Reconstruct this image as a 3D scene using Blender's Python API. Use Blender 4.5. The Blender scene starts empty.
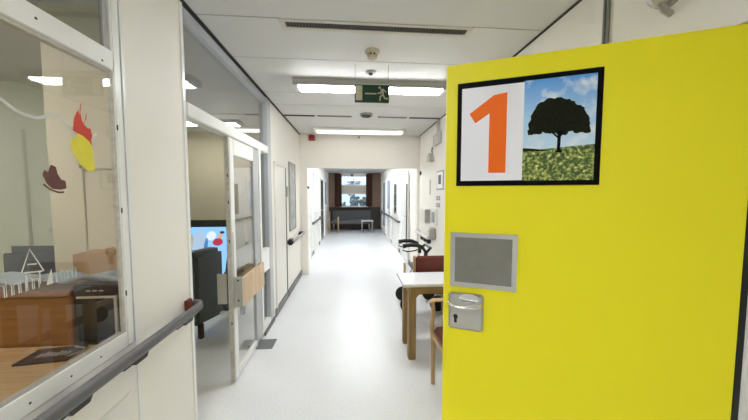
import bpy, bmesh, math, random
from mathutils import Vector, Matrix
random.seed(4)
S = bpy.context.scene
COL = S.collection

# ------------------------------------------------------------------ materials
def nt(name):
    m = bpy.data.materials.new(name); m.use_nodes = True
    t = m.node_tree
    return m, t, t.nodes['Principled BSDF']

def mat(name, rgb, rough=.5, metal=0., var=.04, scale=12., bump=0., bscale=60., spec=.5, coat=0.):
    """procedural paint / plastic / fabric: slight noise variation of its own colour"""
    m, t, b = nt(name)
    n = t.nodes.new('ShaderNodeTexNoise'); n.inputs['Scale'].default_value = scale; n.inputs['Detail'].default_value = 4
    tc = t.nodes.new('ShaderNodeTexCoord'); t.links.new(tc.outputs['Object'], n.inputs['Vector'])
    r = t.nodes.new('ShaderNodeMix'); r.data_type = 'RGBA'
    r.inputs[6].default_value = (*[max(0, c*(1-var)) for c in rgb], 1)
    r.inputs[7].default_value = (*[min(1, c*(1+var)) for c in rgb], 1)
    t.links.new(n.outputs['Fac'], r.inputs[0]); t.links.new(r.outputs[2], b.inputs['Base Color'])
    b.inputs['Roughness'].default_value = rough; b.inputs['Metallic'].default_value = metal
    b.inputs['Specular IOR Level'].default_value = spec
    b.inputs['Coat Weight'].default_value = coat
    if bump:
        n2 = t.nodes.new('ShaderNodeTexNoise'); n2.inputs['Scale'].default_value = bscale
        t.links.new(tc.outputs['Object'], n2.inputs['Vector'])
        bp = t.nodes.new('ShaderNodeBump'); bp.inputs['Strength'].default_value = bump; bp.inputs['Distance'].default_value = .004
        t.links.new(n2.outputs['Fac'], bp.inputs['Height']); t.links.new(bp.outputs['Normal'], b.inputs['Normal'])
    return m

def wood(name, a, bcol, axis=2, rough=.45):
    m, t, b = nt(name)
    tc = t.nodes.new('ShaderNodeTexCoord'); mp = t.nodes.new('ShaderNodeMapping')
    sc = [30, 30, 30]; sc[axis] = 2.2; mp.inputs['Scale'].default_value = sc
    n = t.nodes.new('ShaderNodeTexNoise'); n.inputs['Scale'].default_value = 1.6; n.inputs['Detail'].default_value = 6; n.inputs['Distortion'].default_value = .6
    r = t.nodes.new('ShaderNodeValToRGB')
    r.color_ramp.elements[0].position = .3; r.color_ramp.elements[0].color = (*a, 1)
    r.color_ramp.elements[1].position = .7; r.color_ramp.elements[1].color = (*bcol, 1)
    t.links.new(tc.outputs['Object'], mp.inputs[0]); t.links.new(mp.outputs[0], n.inputs['Vector'])
    t.links.new(n.outputs['Fac'], r.inputs[0]); t.links.new(r.outputs[0], b.inputs['Base Color'])
    b.inputs['Roughness'].default_value = rough
    return m

def emit(name, rgb, strength, base=(.9, .9, .9)):
    m, t, b = nt(name)
    b.inputs['Base Color'].default_value = (*base, 1)
    b.inputs['Emission Color'].default_value = (*rgb, 1); b.inputs['Emission Strength'].default_value = strength
    return m

def glass(name, tint=(1, 1, 1), k=1.0, f0=.04):
    """thin clear pane: transparent with a Schlick reflection"""
    m = bpy.data.materials.new(name); m.use_nodes = True; t = m.node_tree; t.nodes.clear()
    out = t.nodes.new('ShaderNodeOutputMaterial'); mx = t.nodes.new('ShaderNodeMixShader')
    tr = t.nodes.new('ShaderNodeBsdfTransparent'); tr.inputs[0].default_value = (*tint, 1)
    gl = t.nodes.new('ShaderNodeBsdfGlossy'); gl.inputs['Roughness'].default_value = .015
    g = t.nodes.new('ShaderNodeNewGeometry'); d = t.nodes.new('ShaderNodeVectorMath'); d.operation = 'DOT_PRODUCT'
    t.links.new(g.outputs['Incoming'], d.inputs[0]); t.links.new(g.outputs['Normal'], d.inputs[1])
    def M(op, a, b=None):
        x = t.nodes.new('ShaderNodeMath'); x.operation = op
        for i, v in enumerate((a, b)):
            if v is None: continue
            if isinstance(v, (int, float)): x.inputs[i].default_value = v
            else: t.links.new(v, x.inputs[i])
        x.use_clamp = False
        return x.outputs[0]
    c = M('ABSOLUTE', d.outputs['Value']); p = M('POWER', M('SUBTRACT', 1.0, c), 5.0)
    f = M('MULTIPLY', M('ADD', M('MULTIPLY', p, 1-f0), f0), k)
    f = M('MINIMUM', f, 1.0)
    t.links.new(f, mx.inputs[0]); t.links.new(tr.outputs[0], mx.inputs[1]); t.links.new(gl.outputs[0], mx.inputs[2])
    t.links.new(mx.outputs[0], out.inputs[0])
    return m

M = {}
M['wall'] = mat('cream_wall_paint', (.84, .81, .745), .55, var=.02, scale=3, bump=.06, bscale=180)
M['wall2'] = mat('warm_white_wall_paint', (.85, .82, .76), .55, var=.02, scale=3, bump=.06, bscale=180)
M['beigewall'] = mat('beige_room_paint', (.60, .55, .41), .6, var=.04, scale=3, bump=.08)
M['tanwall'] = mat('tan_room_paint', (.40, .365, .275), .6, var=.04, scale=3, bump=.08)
M['greenwall'] = mat('pale_green_room_paint', (.62, .64, .50), .6, var=.04, scale=3, bump=.08)
M['white'] = mat('white_gloss_paint', (.80, .80, .78), .28, var=.02, scale=8)
M['offwhite'] = mat('off_white_paint', (.80, .775, .725), .35, var=.02, scale=8)
M['putty'] = mat('old_glazing_putty', (.52, .50, .44), .7, var=.35, scale=55)
M['alu_dull'] = mat('dull_grey_metal', (.45, .455, .46), .4, .2)
M['alu'] = mat('brushed_aluminium', (.62, .62, .62), .32, 1., var=.05, scale=20)
M['steel'] = mat('steel_plate', (.55, .54, .50), .42, .55, var=.08, scale=20)
M['bluegrey'] = mat('blue_grey_metal', (.50, .515, .54), .35, .3, var=.04)
M['ceil'] = mat('ceiling_panel', (.63, .62, .60), .6, var=.02, scale=5, bump=.1, bscale=220)
M['gap'] = mat('dark_joint', (.035, .035, .035), .7)
M['seam'] = mat('faint_panel_seam', (.40, .39, .37), .6)
M['ventf'] = mat('pale_vent_frame', (.58, .55, .48), .5)
M['gapl'] = mat('grey_joint', (.20, .19, .17), .6)
M['yellow'] = mat('yellow_laminate', (.90, .81, .015), .42, var=.012, scale=3, bump=.12, bscale=320, spec=.3)
M['yedge'] = mat('pale_yellow_edge', (.90, .87, .25), .4, var=.02)
M['black'] = mat('black_plastic', (.008, .008, .009), .35)
M['rubber'] = mat('black_rubber', (.006, .006, .006), .6)
M['rail'] = mat('grey_vinyl_handrail', (.105, .105, .107), .42, var=.05, bump=.05)
M['railend'] = mat('reddish_brown_end', (.16, .03, .015), .5)
M['skirt'] = mat('grey_skirting', (.17, .17, .17), .5)
M['grey'] = mat('grey_plastic', (.35, .34, .32), .45)
M['beige'] = mat('aged_beige_plastic', (.52, .46, .34), .5)
M['dbeige'] = mat('dark_beige_plastic', (.10, .08, .055), .6)  # dark slats of the ceiling vent
M['lwood'] = wood('light_oak', (.52, .36, .20), (.68, .50, .30))
M['mwood'] = wood('oak_furniture', (.24, .15, .055), (.38, .245, .10))
M['mwoodx'] = wood('oak_furniture_lengthwise', (.24, .15, .055), (.38, .245, .10), 0)
M['chairwood'] = wood('beech_chair_frame', (.42, .27, .13), (.58, .40, .22))
M['orange_wood'] = wood('orange_veneer', (.20, .08, .016), (.30, .125, .03), 0)
M['desk'] = wood('pale_desk_veneer', (.40, .25, .11), (.50, .33, .16), 0)
M['chairleg'] = mat('dark_chair_leg', (.06, .02, .012), .4)
M['card'] = mat('brown_cardboard', (.42, .26, .13), .8, var=.05)
M['redleather'] = mat('oxblood_leatherette', (.12, .016, .008), .4, var=.12, scale=9, bump=.1)
M['tabletop'] = mat('white_table_laminate', (.80, .81, .84), .25)
M['dgrey'] = mat('charcoal_upholstery', (.10, .108, .108), .8, var=.15, scale=30, bump=.2, bscale=200)
M['cgrey'] = mat('slate_blue_upholstery', (.085, .095, .105), .6, var=.1, scale=12, bump=.1)
M['brown'] = mat('brown_curtain_cloth', (.085, .035, .022), .8, var=.15, scale=20)
M['dbrown'] = mat('dark_brown_panelling', (.035, .022, .018), .5)
M['wood_brown'] = mat('brown_wall_boards', (.20, .12, .075), .5, var=.2)
M['sofa'] = mat('dark_grey_sofa_cloth', (.085, .085, .09), .7)
M['blind'] = mat('beige_roller_blind', (.62, .56, .47), .7)
M['red'] = mat('red_alarm_plastic', (.33, .02, .02), .4)
M['side'] = mat('pale_silver_frame', (.55, .56, .57), .35, .3)
M['green'] = mat('dark_green_sign_face', (.003, .04, .016), .35, var=.05)
M['pict'] = mat('glow_in_dark_sign_ink', (.50, .48, .36), .5)
M['paper'] = mat('white_print_paper', (.90, .90, .95), .45, var=.01, spec=.15)
M['orange'] = mat('orange_print', (.95, .17, .015), .45, var=.02, spec=.15)
M['blackprint'] = mat('black_print', (.002, .002, .003), .5, spec=.08)
M['tree_dark'] = mat('dark_foliage_print', (.010, .012, .004), .5, var=1.0, scale=130, spec=.1)
M['redpaper'] = mat('red_paper', (.62, .055, .03), .7)
M['yelpaper'] = mat('yellow_paper', (.74, .66, .05), .7, var=.12, scale=25)
M['maroon'] = mat('maroon_sticker', (.13, .04, .03), .6, var=.3, scale=40)
M['chalk'] = mat('white_window_chalk', (.62, .62, .58), .9)
M['chalkblue'] = mat('pale_blue_window_chalk', (.42, .47, .50), .9)
M['cloth'] = mat('pale_grey_cloth', (.30, .34, .345), .8, var=.15)
M['mirror_plate'] = mat('worn_grey_insert', (.25, .245, .215), .34, .45, var=.18, scale=18)
M['chrome'] = mat('satin_chrome', (.72, .72, .72), .2, 1.)
M['grey_felt'] = mat('grey_door_stop_plate', (.15, .16, .16), .6, var=.2, scale=40)
M['glass'] = glass('window_glass', k=1.5)
M['glassd'] = glass('tinted_glass', (.80, .84, .86), 1.6)
M['glasst'] = glass('transom_glass', (.93, .94, .96), 1.9)
M['lamp'] = emit('lamp_diffuser', (.95, .98, 1.0), 10.5)
M['fillfar'] = emit('far_fill_diffuser', (.93, .97, 1.0), 9)
M['fillnear'] = emit('near_fill_diffuser', (.98, .985, 1.0), 18)
M['lampw'] = emit('warm_lamp_diffuser', (1.0, .97, .90), .8)
M['lamproom'] = emit('room_lamp_diffuser', (1.0, .97, .88), 10.)
M['lampday'] = emit('day_room_lamp_diffuser', (1.0, .97, .88), 7)
M['bark'] = mat('tree_bark', (.06, .05, .04), .9)
M['leaf'] = mat('tree_leaves', (.16, .21, .20), .8, var=.5, scale=6)
M['lawn'] = mat('frosty_lawn', (.35, .42, .42), .9, var=.3)

# floor: pale speckled vinyl
def floor_mat():
    m, t, b = nt('pale_speckled_vinyl')
    tc = t.nodes.new('ShaderNodeTexCoord')
    n1 = t.nodes.new('ShaderNodeTexNoise'); n1.inputs['Scale'].default_value = 70; n1.inputs['Detail'].default_value = 5
    n2 = t.nodes.new('ShaderNodeTexNoise'); n2.inputs['Scale'].default_value = 1.3; n2.inputs['Detail'].default_value = 3
    for n in (n1, n2): t.links.new(tc.outputs['Object'], n.inputs['Vector'])
    r = t.nodes.new('ShaderNodeValToRGB')
    r.color_ramp.elements[0].position = .3; r.color_ramp.elements[0].color = (.68, .69, .705, 1)
    r.color_ramp.elements[1].position = .65; r.color_ramp.elements[1].color = (.80, .81, .825, 1)
    a = t.nodes.new('ShaderNodeMath'); a.operation = 'MULTIPLY_ADD'; a.inputs[1].default_value = .35; 
    t.links.new(n2.outputs['Fac'], a.inputs[0]); 
    s = t.nodes.new('ShaderNodeMath'); s.operation = 'MULTIPLY'; s.inputs[1].default_value = .65
    t.links.new(n1.outputs['Fac'], s.inputs[0]); t.links.new(s.outputs[0], a.inputs[2])
    t.links.new(a.outputs[0], r.inputs[0]); t.links.new(r.outputs[0], b.inputs['Base Color'])
    b.inputs['Roughness'].default_value = .3; b.inputs['Specular IOR Level'].default_value = .45
    return m
M['floor'] = floor_mat()

def meadow_mat():
    """printed landscape: blue sky with soft clouds over a flowering meadow"""
    m, t, b = nt('landscape_print')
    tc = t.nodes.new('ShaderNodeTexCoord'); sp = t.nodes.new('ShaderNodeSeparateXYZ'); t.links.new(tc.outputs['Generated'], sp.inputs[0])
    sky = t.nodes.new('ShaderNodeValToRGB'); cr = sky.color_ramp
    cr.elements[0].position = .28; cr.elements[0].color = (.62, .80, .93, 1)
    cr.elements[1].position = 1.; cr.elements[1].color = (.09, .33, .78, 1)
    e = cr.elements.new(.62); e.color = (.42, .68, .92, 1)
    t.links.new(sp.outputs[2], sky.inputs[0])
    nz = t.nodes.new('ShaderNodeTexNoise'); nz.inputs['Scale'].default_value = 2.6; nz.inputs['Detail'].default_value = 4
    mp = t.nodes.new('ShaderNodeMapping'); mp.inputs['Scale'].default_value = (1, 1, 2.2)
    t.links.new(tc.outputs['Generated'], mp.inputs[0]); t.links.new(mp.outputs[0], nz.inputs['Vector'])
    cl = t.nodes.new('ShaderNodeValToRGB'); cl.color_ramp.elements[0].position = .48; cl.color_ramp.elements[1].position = .68
    t.links.new(nz.outputs['Fac'], cl.inputs[0])
    ms = t.nodes.new('ShaderNodeMix'); ms.data_type = 'RGBA'; ms.inputs[7].default_value = (.82, .88, .95, 1)
    t.links.new(cl.outputs[0], ms.inputs[0]); t.links.new(sky.outputs[0], ms.inputs[6])
    n2 = t.nodes.new('ShaderNodeTexNoise'); n2.inputs['Scale'].default_value = 90; n2.inputs['Detail'].default_value = 3
    t.links.new(tc.outputs['Object'], n2.inputs['Vector'])
    gr = t.nodes.new('ShaderNodeValToRGB'); g = gr.color_ramp
    g.elements[0].position = .35; g.elements[0].color = (.025, .05, .008, 1)
    g.elements[1].position = .62; g.elements[1].color = (.50, .52, .10, 1)
    e = g.elements.new(.5); e.color = (.12, .20, .025, 1)
    e = g.elements.new(.70); e.color = (.85, .83, .45, 1)
    t.links.new(n2.outputs['Fac'], gr.inputs[0])
    st = t.nodes.new('ShaderNodeMath'); st.operation = 'GREATER_THAN'; st.inputs[1].default_value = .30
    # gently sloping horizon
    ad = t.nodes.new('ShaderNodeMath'); ad.operation = 'MULTIPLY_ADD'; ad.inputs[1].default_value = -.04
    t.links.new(sp.outputs[0], ad.inputs[0]); t.links.new(sp.outputs[2], ad.inputs[2]); t.links.new(ad.outputs[0], st.inputs[0])
    mx = t.nodes.new('ShaderNodeMix'); mx.data_type = 'RGBA'
    t.links.new(st.outputs[0], mx.inputs[0]); t.links.new(gr.outputs[0], mx.inputs[6]); t.links.new(ms.outputs[2], mx.inputs[7])
    t.links.new(mx.outputs[2], b.inputs['Base Color']); b.inputs['Roughness'].default_value = .4
    return m
M['meadow'] = meadow_mat()

# ------------------------------------------------------------------ mesh kit
ORG = {}
class MB:
    def __init__(s, xf=None): s.bm = bmesh.new(); s.xf = xf
    def _fin(s, vs, bevel=0, seg=2):
        if bevel:
            es = list({e for v in vs for e in v.link_edges})
            bmesh.ops.bevel(s.bm, geom=es, offset=bevel, segments=seg, affect='EDGES', clamp_overlap=True)
    def box(s, x0, x1, y0, y1, z0, z1, bevel=0, seg=2):
        r = bmesh.ops.create_cube(s.bm, size=1)
        for v in r['verts']:
            v.co = Vector(((x0+x1)/2 + v.co.x*(x1-x0), (y0+y1)/2 + v.co.y*(y1-y0), (z0+z1)/2 + v.co.z*(z1-z0)))
        s._fin(r['verts'], bevel, seg); return s
    def cyl(s, a, b, r, r2=None, n=20):
        a, b = Vector(a), Vector(b); d = b-a
        q = d.to_track_quat('Z', 'Y').to_matrix().to_4x4(); q.translation = (a+b)/2
        bmesh.ops.create_cone(s.bm, cap_ends=True, segments=n, radius1=r, radius2=r if r2 is None else r2, depth=d.length, matrix=q); return s
    def ball(s, c, r, sc=(1, 1, 1), n=16):
        m = Matrix.Translation(c) @ Matrix.Diagonal((*sc, 1))
        bmesh.ops.create_uvsphere(s.bm, u_segments=n, v_segments=n//2+2, radius=r, matrix=m); return s
    def tube(s, pts, r, n=10, squash=None):
        pts = [Vector(p) for p in pts]; rings = []
        for i, p in enumerate(pts):
            d = (pts[min(i+1, len(pts)-1)] - pts[max(i-1, 0)]).normalized()
            up = Vector((0, 0, 1)) if abs(d.z) < .95 else Vector((0, 1, 0))
            u = d.cross(up).normalized(); w = u.cross(d).normalized()
            ru, rw = (r, r) if squash is None else squash
            rr = [s.bm.verts.new(p + u*ru*math.cos(2*math.pi*k/n) + w*rw*math.sin(2*math.pi*k/n)) for k in range(n)]
            rings.append(rr)
        for a, b in zip(rings, rings[1:]):
            for k in range(n): s.bm.faces.new((a[k], a[(k+1) % n], b[(k+1) % n], b[k]))
        s.bm.faces.new(rings[0][::-1]); s.bm.faces.new(rings[-1]); return s
    def prism(s, pts, off):
        """flat outline extruded along the vector off"""
        off = Vector(off); a = [s.bm.verts.new(Vector(p)) for p in pts]; b = [s.bm.verts.new(Vector(p)+off) for p in pts]
        n = len(pts); s.bm.faces.new(a[::-1]); s.bm.faces.new(b)
        for k in range(n): s.bm.faces.new((a[k], a[(k+1) % n], b[(k+1) % n], b[k]))
        return s
    def lathe(s, c, prof, n=28, axis='z'):
        c = Vector(c); rings = []
        for r, h in prof:
            ring = []
            for k in range(n):
                t = 2*math.pi*k/n; u, v = r*math.cos(t), r*math.sin(t)
                ring.append(s.bm.verts.new(c + (Vector((u, v, h)) if axis == 'z' else (Vector((h, u, v)) if axis == 'x' else Vector((u, h, v))))))
            rings.append(ring)
        for a, b in zip(rings, rings[1:]):
            for k in range(n): s.bm.faces.new((a[k], a[(k+1) % n], b[(k+1) % n], b[k]))
        s.bm.faces.new(rings[0][::-1]); s.bm.faces.new(rings[-1]); return s
    def build(s, name, m, parent=None, smooth=False, label=None):
        bm = s.bm
        if s.xf:
            for v in bm.verts: v.co = s.xf(v.co)
        bmesh.ops.recalc_face_normals(bm, faces=bm.faces[:])
        xs = [v.co.x for v in bm.verts]; ys = [v.co.y for v in bm.verts]; zs = [v.co.z for v in bm.verts]
        org = Vector(((min(xs)+max(xs))/2, (min(ys)+max(ys))/2, min(zs)))
        for v in bm.verts: v.co -= org
        me = bpy.data.meshes.new(name); bm.to_mesh(me); bm.free()
        me.materials.append(M[m] if isinstance(m, str) else m)
        if smooth:
            for p in me.polygons: p.use_smooth = True
            try: me.set_sharp_from_angle(angle=math.radians(40))
            except Exception: pass
        o = bpy.data.objects.new(name, me); COL.objects.link(o)
        ORG[o] = org
        if parent is not None:
            o.parent = parent; o.location = org - ORG[parent]
        else: o.location = org
        if label: o['label'] = label
        return o

def tag(o, label, cat, group=None, kind=None):
    o['label'] = label; o['category'] = cat
    if group: o['group'] = group
    if kind: o['kind'] = kind
    return o
def thing(name, label, cat, loc, group=None, kind=None):
    o = bpy.data.objects.new(name, None); COL.objects.link(o); o.location = loc; ORG[o] = Vector(loc); o.empty_display_size = .05
    return tag(o, label, cat, group, kind)
def st(o, label, cat): return tag(o, label, cat, None, 'structure')

L, R, Z = -.93, 1.25, 2.55

# ------------------------------------------------------------------ shell
st(MB().box(-4.4, 3.2, -5, 12, -.1, 0).build('floor', 'floor'), 'pale speckled vinyl floor running down the corridor', 'floor')
st(MB().box(-4.4, 3.2, -5, 5.2, Z, Z+.1).build('ceiling', 'ceil'), 'light grey flat panel ceiling over the near corridor', 'ceiling')
st(MB().box(-.95-.6, R+.6, 5.2, 11.9, 2.34, 2.44).build('ceiling', 'ceil'), 'lower white ceiling beyond the lintel', 'ceiling')

# left wall: piece below the office window
st(MB().box(-1.03, L, -5, 1.25, 0, .865).build('wall_left', 'offwhite'), 'white panelled wall below the office window', 'wall')
st(MB().box(L-.001, L+.006, -.6, 1.228, .10, .672, .002).build('trim_1', 'offwhite'), 'raised white panel under the grey handrail', 'trim')
# pillar
st(MB().box(-.975, L, 1.262, 1.655, 0, Z).build('wall_left_pillar', 'wall'), 'smooth cream pillar between office window and doorway', 'pillar')
st(MB().box(-.96, L-.012, 1.242, 1.262, 0, Z).build('trim_3', 'gapl'), 'dark grey joint beside the cream pillar', 'trim')
st(MB().box(-.96, L+.003, 1.247, 1.262, 0, Z).build('trim_4', 'white'), 'white cover strip beside the cream pillar', 'trim')
st(MB().box(-1.03, L, -5, 1.242, 2.50, Z).build('wall_left_head', 'offwhite'), 'white strip above the office window', 'wall')
# cream wall beyond the glazed partition
wl = st(MB().box(-1.03, L, 3.336, 5.15, 0, Z).build('wall_left_far', 'wall2'), 'cream wall with door and picture beyond the glazed partition', 'wall')

# office window (frame, beads, panes)
w = thing('window_1', 'big white framed office window on the left', 'window', (L, -.4, .865), kind='structure')
MB().box(-.955, L+.003, -5, 1.205, .868, .930, .002).build('bottom_rail', 'white', w)
MB().box(-.955, L-.002, -5, 1.20, .930, .934, .001).build('sill_bead', 'grey', w)
MB().box(-.955, L+.003, 1.205, 1.262-.02, .868, 2.50, .004).build('stile', 'white', w)
MB().box(-.945, L-.002, 1.194, 1.205, .93, 1.975, .001).build('glazing_bead', 'putty', w)
MB().box(-.945, L-.002, 1.170, 1.196, 2.05, 2.49, .003).build('glazing_bead', 'grey', w)
MB().box(-.955, L+.004, -5, 1.205, 1.978, 2.052, .003).build('transom_bar', 'white', w)
MB().box(-.955, L-.001, -5, 1.19, 1.966, 1.978, .002).build('glazing_bead', 'putty', w)
MB().box(-.9375, -.934, -5, 1.196, .930, 1.968).build('pane', 'glass', w)
MB().box(-.9375, -.934, -5, 1.185, 2.05, 2.50).build('pane', 'glassd', w)
for (y, z) in ((.935, 2.015), (1.155, 1.995), (.60, 2.01)):
    MB().cyl((L+.002, y, z), (L+.0045, y, z), .004, n=10).build('screw_hole', 'gap', w)
for (y, z) in ((1.08, .897), (.97, .897), (.85, .897)):
    MB().cyl((L+.001, y, z), (L+.0035, y, z), .0035, n=10).build('screw_hole', 'gap', w)
for z in (1.08, 1.42, 1.75):
    MB().box(L+.001, L+.0045, 1.207, 1.212, z, z+.022, .001).build('latch_slot', 'gap', w)

# glazed partition: posts, transom light, fixed side light
w = thing('window_2', 'white framed glazed partition with transom lights over the day room doorway', 'window', (L, 2.5, 0), kind='structure')
MB().box(-.965, L+.006, 1.655, 1.685, 0, 2.545, .003).build('post', 'white', w)
MB().box(-1.0, L+.008, 1.685, 3.20, 2.475, 2.53, .003).build('head_rail', 'bluegrey', w)
MB().box(-1.0, L+.012, 1.685, 3.20, 1.935, 2.015, .005).build('transom_bar', 'white', w)
MB().box(-.985, L+.008, 3.20, 3.335, 0, 2.545, .006).build('post', 'bluegrey', w)
MB().box(-.985, L+.01, 2.90, 2.95, .04, 1.935, .004).build('post', 'white', w)
MB().box(-.97, -.964, 1.685, 3.20, 2.015, 2.475).build('pane', 'glasst', w)
MB().box(-.97, -.964, 2.95, 3.20, .89, 1.935).build('pane', 'glassd', w)
MB().box(-.985, L+.006, 2.95, 3.20, .66, .90, .004).build('panel', 'white', w)
MB().box(-.97, -.964, 2.95, 3.20, .10, .66).build('pane', 'glassd', w)
MB().box(-.985, L+.008, 2.95, 3.20, .04, .10, .003).build('bottom_rail', 'white', w)
MB().cyl((L+.01, 2.95, 1.915), (L+.028, 2.95, 1.915), .016).build('hinge_cap', 'chrome', w)
st(MB().box(-1.02, L-.002, 1.685, 3.34, 2.53, Z).build('trim_5', 'gap'), 'dark shadow gap between partition and ceiling', 'trim')

# glazed leaf of the day room door
d = thing('door_2', 'white framed glass door leaf with a wooden box across it', 'door', (L, 2.5, .01), kind='structure')
def leafx(v): return v
MB(leafx).box(-.955, -.922, 2.225, 2.295, .015, 1.925, .004).build('stile', 'white', d)
MB(leafx).box(-.954, -.9225, 2.205, 2.224, .015, 1.925, .002).build('edge_strip', 'putty', d)
MB(leafx).box(-.955, -.926, 2.74, 2.89, .015, 1.925, .004).build('stile', 'alu_dull', d)
MB(leafx).box(-.955, -.922, 2.295, 2.74, 1.80, 1.925, .004).build('top_rail', 'white', d)
MB(leafx).box(-.955, -.922, 2.295, 2.74, .015, .075, .004).build('bottom_rail', 'white', d)
MB(leafx).box(-.941, -.936, 2.295, 2.74, .075, 1.80).build('pane', 'glass', d)
MB(leafx).box(-.922, -.919, 2.232, 2.244, .62, 1.2, .001).build('lock_strip', 'steel', d)
for z in (1.12, 1.42, 1.62, .48):
    MB(leafx).box(-.936, -.929, 2.202, 2.2055, z, z+.025, .001).build('keep', 'gap', d)
# open-topped wooden box with steel plates clamped over the lock side of the leaf
k = MB(leafx).box(-.925, -.912, 2.25, 2.79, .60, .80, .002).box(-.875, -.862, 2.25, 2.79, .60, .83, .002).box(-.912, -.875, 2.25, 2.79, .60, .615).box(-.912, -.875, 2.775, 2.79, .615, .82)
bx = k.build('wooden_box', 'lwood', d)
MB(leafx).box(-.925, -.858, 2.235, 2.25, .605, .845, .002).build('end_plate', 'steel', bx)
MB(leafx).box(-1.03, -.96, 2.195, 2.202, .65, .885, .002).build('end_plate', 'steel', bx)
MB(leafx).box(-.925, -.915, 2.20, 2.235, .60, .86, .001).build('side_plate', 'steel', bx)
for z in (.66, .82):
    MB(leafx).cyl((-.89, 2.231, z), (-.89, 2.235, z), .007, n=10).build('bolt', 'gap', bx)
MB(leafx).cyl((-.99, 2.70, .0), (-.99, 2.70, .03), .02, n=12).build('floor_pivot', 'chrome', d)

# baseboards left
st(MB().box(L, L+.012, 3.40, 4.02, 0, .10).build('baseboard_left', 'skirt'), 'grey skirting near the cream door', 'baseboard')
st(MB().box(L, L+.014, 4.07, 5.15, 0, .105, .002).build('baseboard_left', 'skirt'), 'grey skirting under the corridor picture', 'baseboard')
st(MB().box(L+.0, L+.02, 2.96, 3.33, 0, .05, .002).build('baseboard_left', 'skirt'), 'grey skirting under the fixed side glass', 'baseboard')

# cream flush door in the left wall
d = thing('door_3', 'cream flush door between glazed partition and picture', 'door', (L, 3.75, 0), kind='structure')
MB().box(L, L+.008, 3.50, 4.0, .11, 1.83, .002).build('panel', 'offwhite', d)
MB().box(L, L+.018, 3.44, 3.475, .1, 1.87, .003).box(L, L+.018, 3.44, 4.05, 1.85, 1.885, .003).build('door_frame', 'offwhite', d)
MB().box(L, L+.012, 4.03, 4.045, 0, 1.85).build('door_seal', 'gapl', d)

# framed picture, switch, handrail further along the left wall
p = thing('picture', 'tall narrow framed picture on the left corridor wall', 'picture', (L, 4.42, .94))
MB().box(L, L+.012, 4.24, 4.64, .95, 1.95).build('print', mat('grey_abstract_print', (.42, .42, .41), .5, var=.65, scale=7), p)
MB().box(L, L+.022, 4.22, 4.245, .935, 1.965, .003).box(L, L+.022, 4.635, 4.66, .935, 1.965, .003).box(L, L+.022, 4.245, 4.635, .935, .958, .003).box(L, L+.022, 4.245, 4.635, 1.942, 1.965, .003).build('frame', 'grey', p)
tag(MB().box(L, L+.012, 4.09, 4.15, 1.45, 1.60, .003).build('light_switch', 'grey'), 'small grey switch plate beside the tall picture', 'switch')
def rail(name, label, side, x, y0, y1, z, ends=True, cat='handrail', brackets=(), r=.026, m='rail'):
    wx = L if side < 0 else R
    t = thing(name, label, cat, (wx, (y0+y1)/2, z))
    return t
t = thing('handrail', 'short grey handrail below the tall picture', 'handrail', (L, 4.6, .80))
MB().tube([(L, 4.10, .80), (L+.05, 4.10, .80), (L+.075, 4.13, .80), (L+.075, 5.06, .80), (L+.05, 5.10, .80), (L, 5.10, .80)], .022, 12).build('rail', 'grey', t, True)
MB().box(L, L+.085, 4.06, 4.22, .755, .84, .02, 3).build('bracket', 'black', t)
MB().box(L, L+.08, 4.92, 5.04, .765, .835, .02, 3).build('bracket', 'black', t)

# near handrail: thick grey vinyl rail along the panelled wall and pillar
t = thing('handrail', 'long thick grey handrail under the office window', 'handrail', (L, .3, .86))
rx = -.862
MB().tube([(rx, -2.2, .862), (rx, 1.60, .862)], .03, 18, (.018, .0255)).tube([(rx, 1.60, .862), (rx-.004, 1.635, .862), (rx-.02, 1.662, .862), (rx-.052, 1.672, .862)], .03, 18, (.018, .0255)).build('rail', 'rail', t, True)
MB().box(L, L+.022, 1.60, 1.645, .845, .905, .003).build('end_block', 'railend', t)
for y in (.22, .93, 1.19, 1.53):
    MB().prism([(L, y-.05, .80), (L, y+.05, .80), (L, y+.05, .84), (L, y-.05, .84)], (.035, 0, 0)).prism([(L+.035, y-.03, .812), (L+.035, y+.03, .812), (L+.035, y+.045, .836), (L+.035, y-.045, .836)], (.03, 0, 0)).build('bracket', 'black', t)

# right wall of near corridor, with the opening that the yellow door belongs to
st(MB().box(R, R+.12, .90, 5.15, 0, Z).build('wall_right', 'wall2'), 'cream right wall of the corridor behind the yellow door', 'wall')
st(MB().box(R, R+.12, -.12, .90, 2.047, Z).build('wall_right_head', 'wall2'), 'cream wall above the open yellow door', 'wall')
st(MB().box(R, R+.12, -5, -.12, 0, Z).build('wall_right_near', 'wall2'), 'cream right wall beside the camera', 'wall')
st(MB().box(R+.23, R+.4, -.2, .95, 0, Z).build('wall_right_recess', 'wall2'), 'cream back of the door recess', 'wall')
st(MB().box(1.318, 1.48, .812, .90, 0, 2.045, .003).build('trim_6', 'white'), 'white frame on the hinge side of the yellow door', 'trim')
st(MB().box(1.345, 1.351, .808, .813, 0, 2.045).build('trim_7', 'gapl'), 'groove in the white frame beside the yellow door', 'trim')
# wall trims
st(MB().box(R-.010, R, 1.318, 1.328, 2.0, Z).box(R-.010, R, 1.340, 1.350, 2.0, Z).build('trim_8', 'gapl'), 'double cover strip high on the right wall', 'trim')
st(MB().box(R-.012, R, .90, 5.15, 0, .09).build('baseboard_right', 'skirt'), 'grey skirting along the right wall', 'baseboard')

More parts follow.
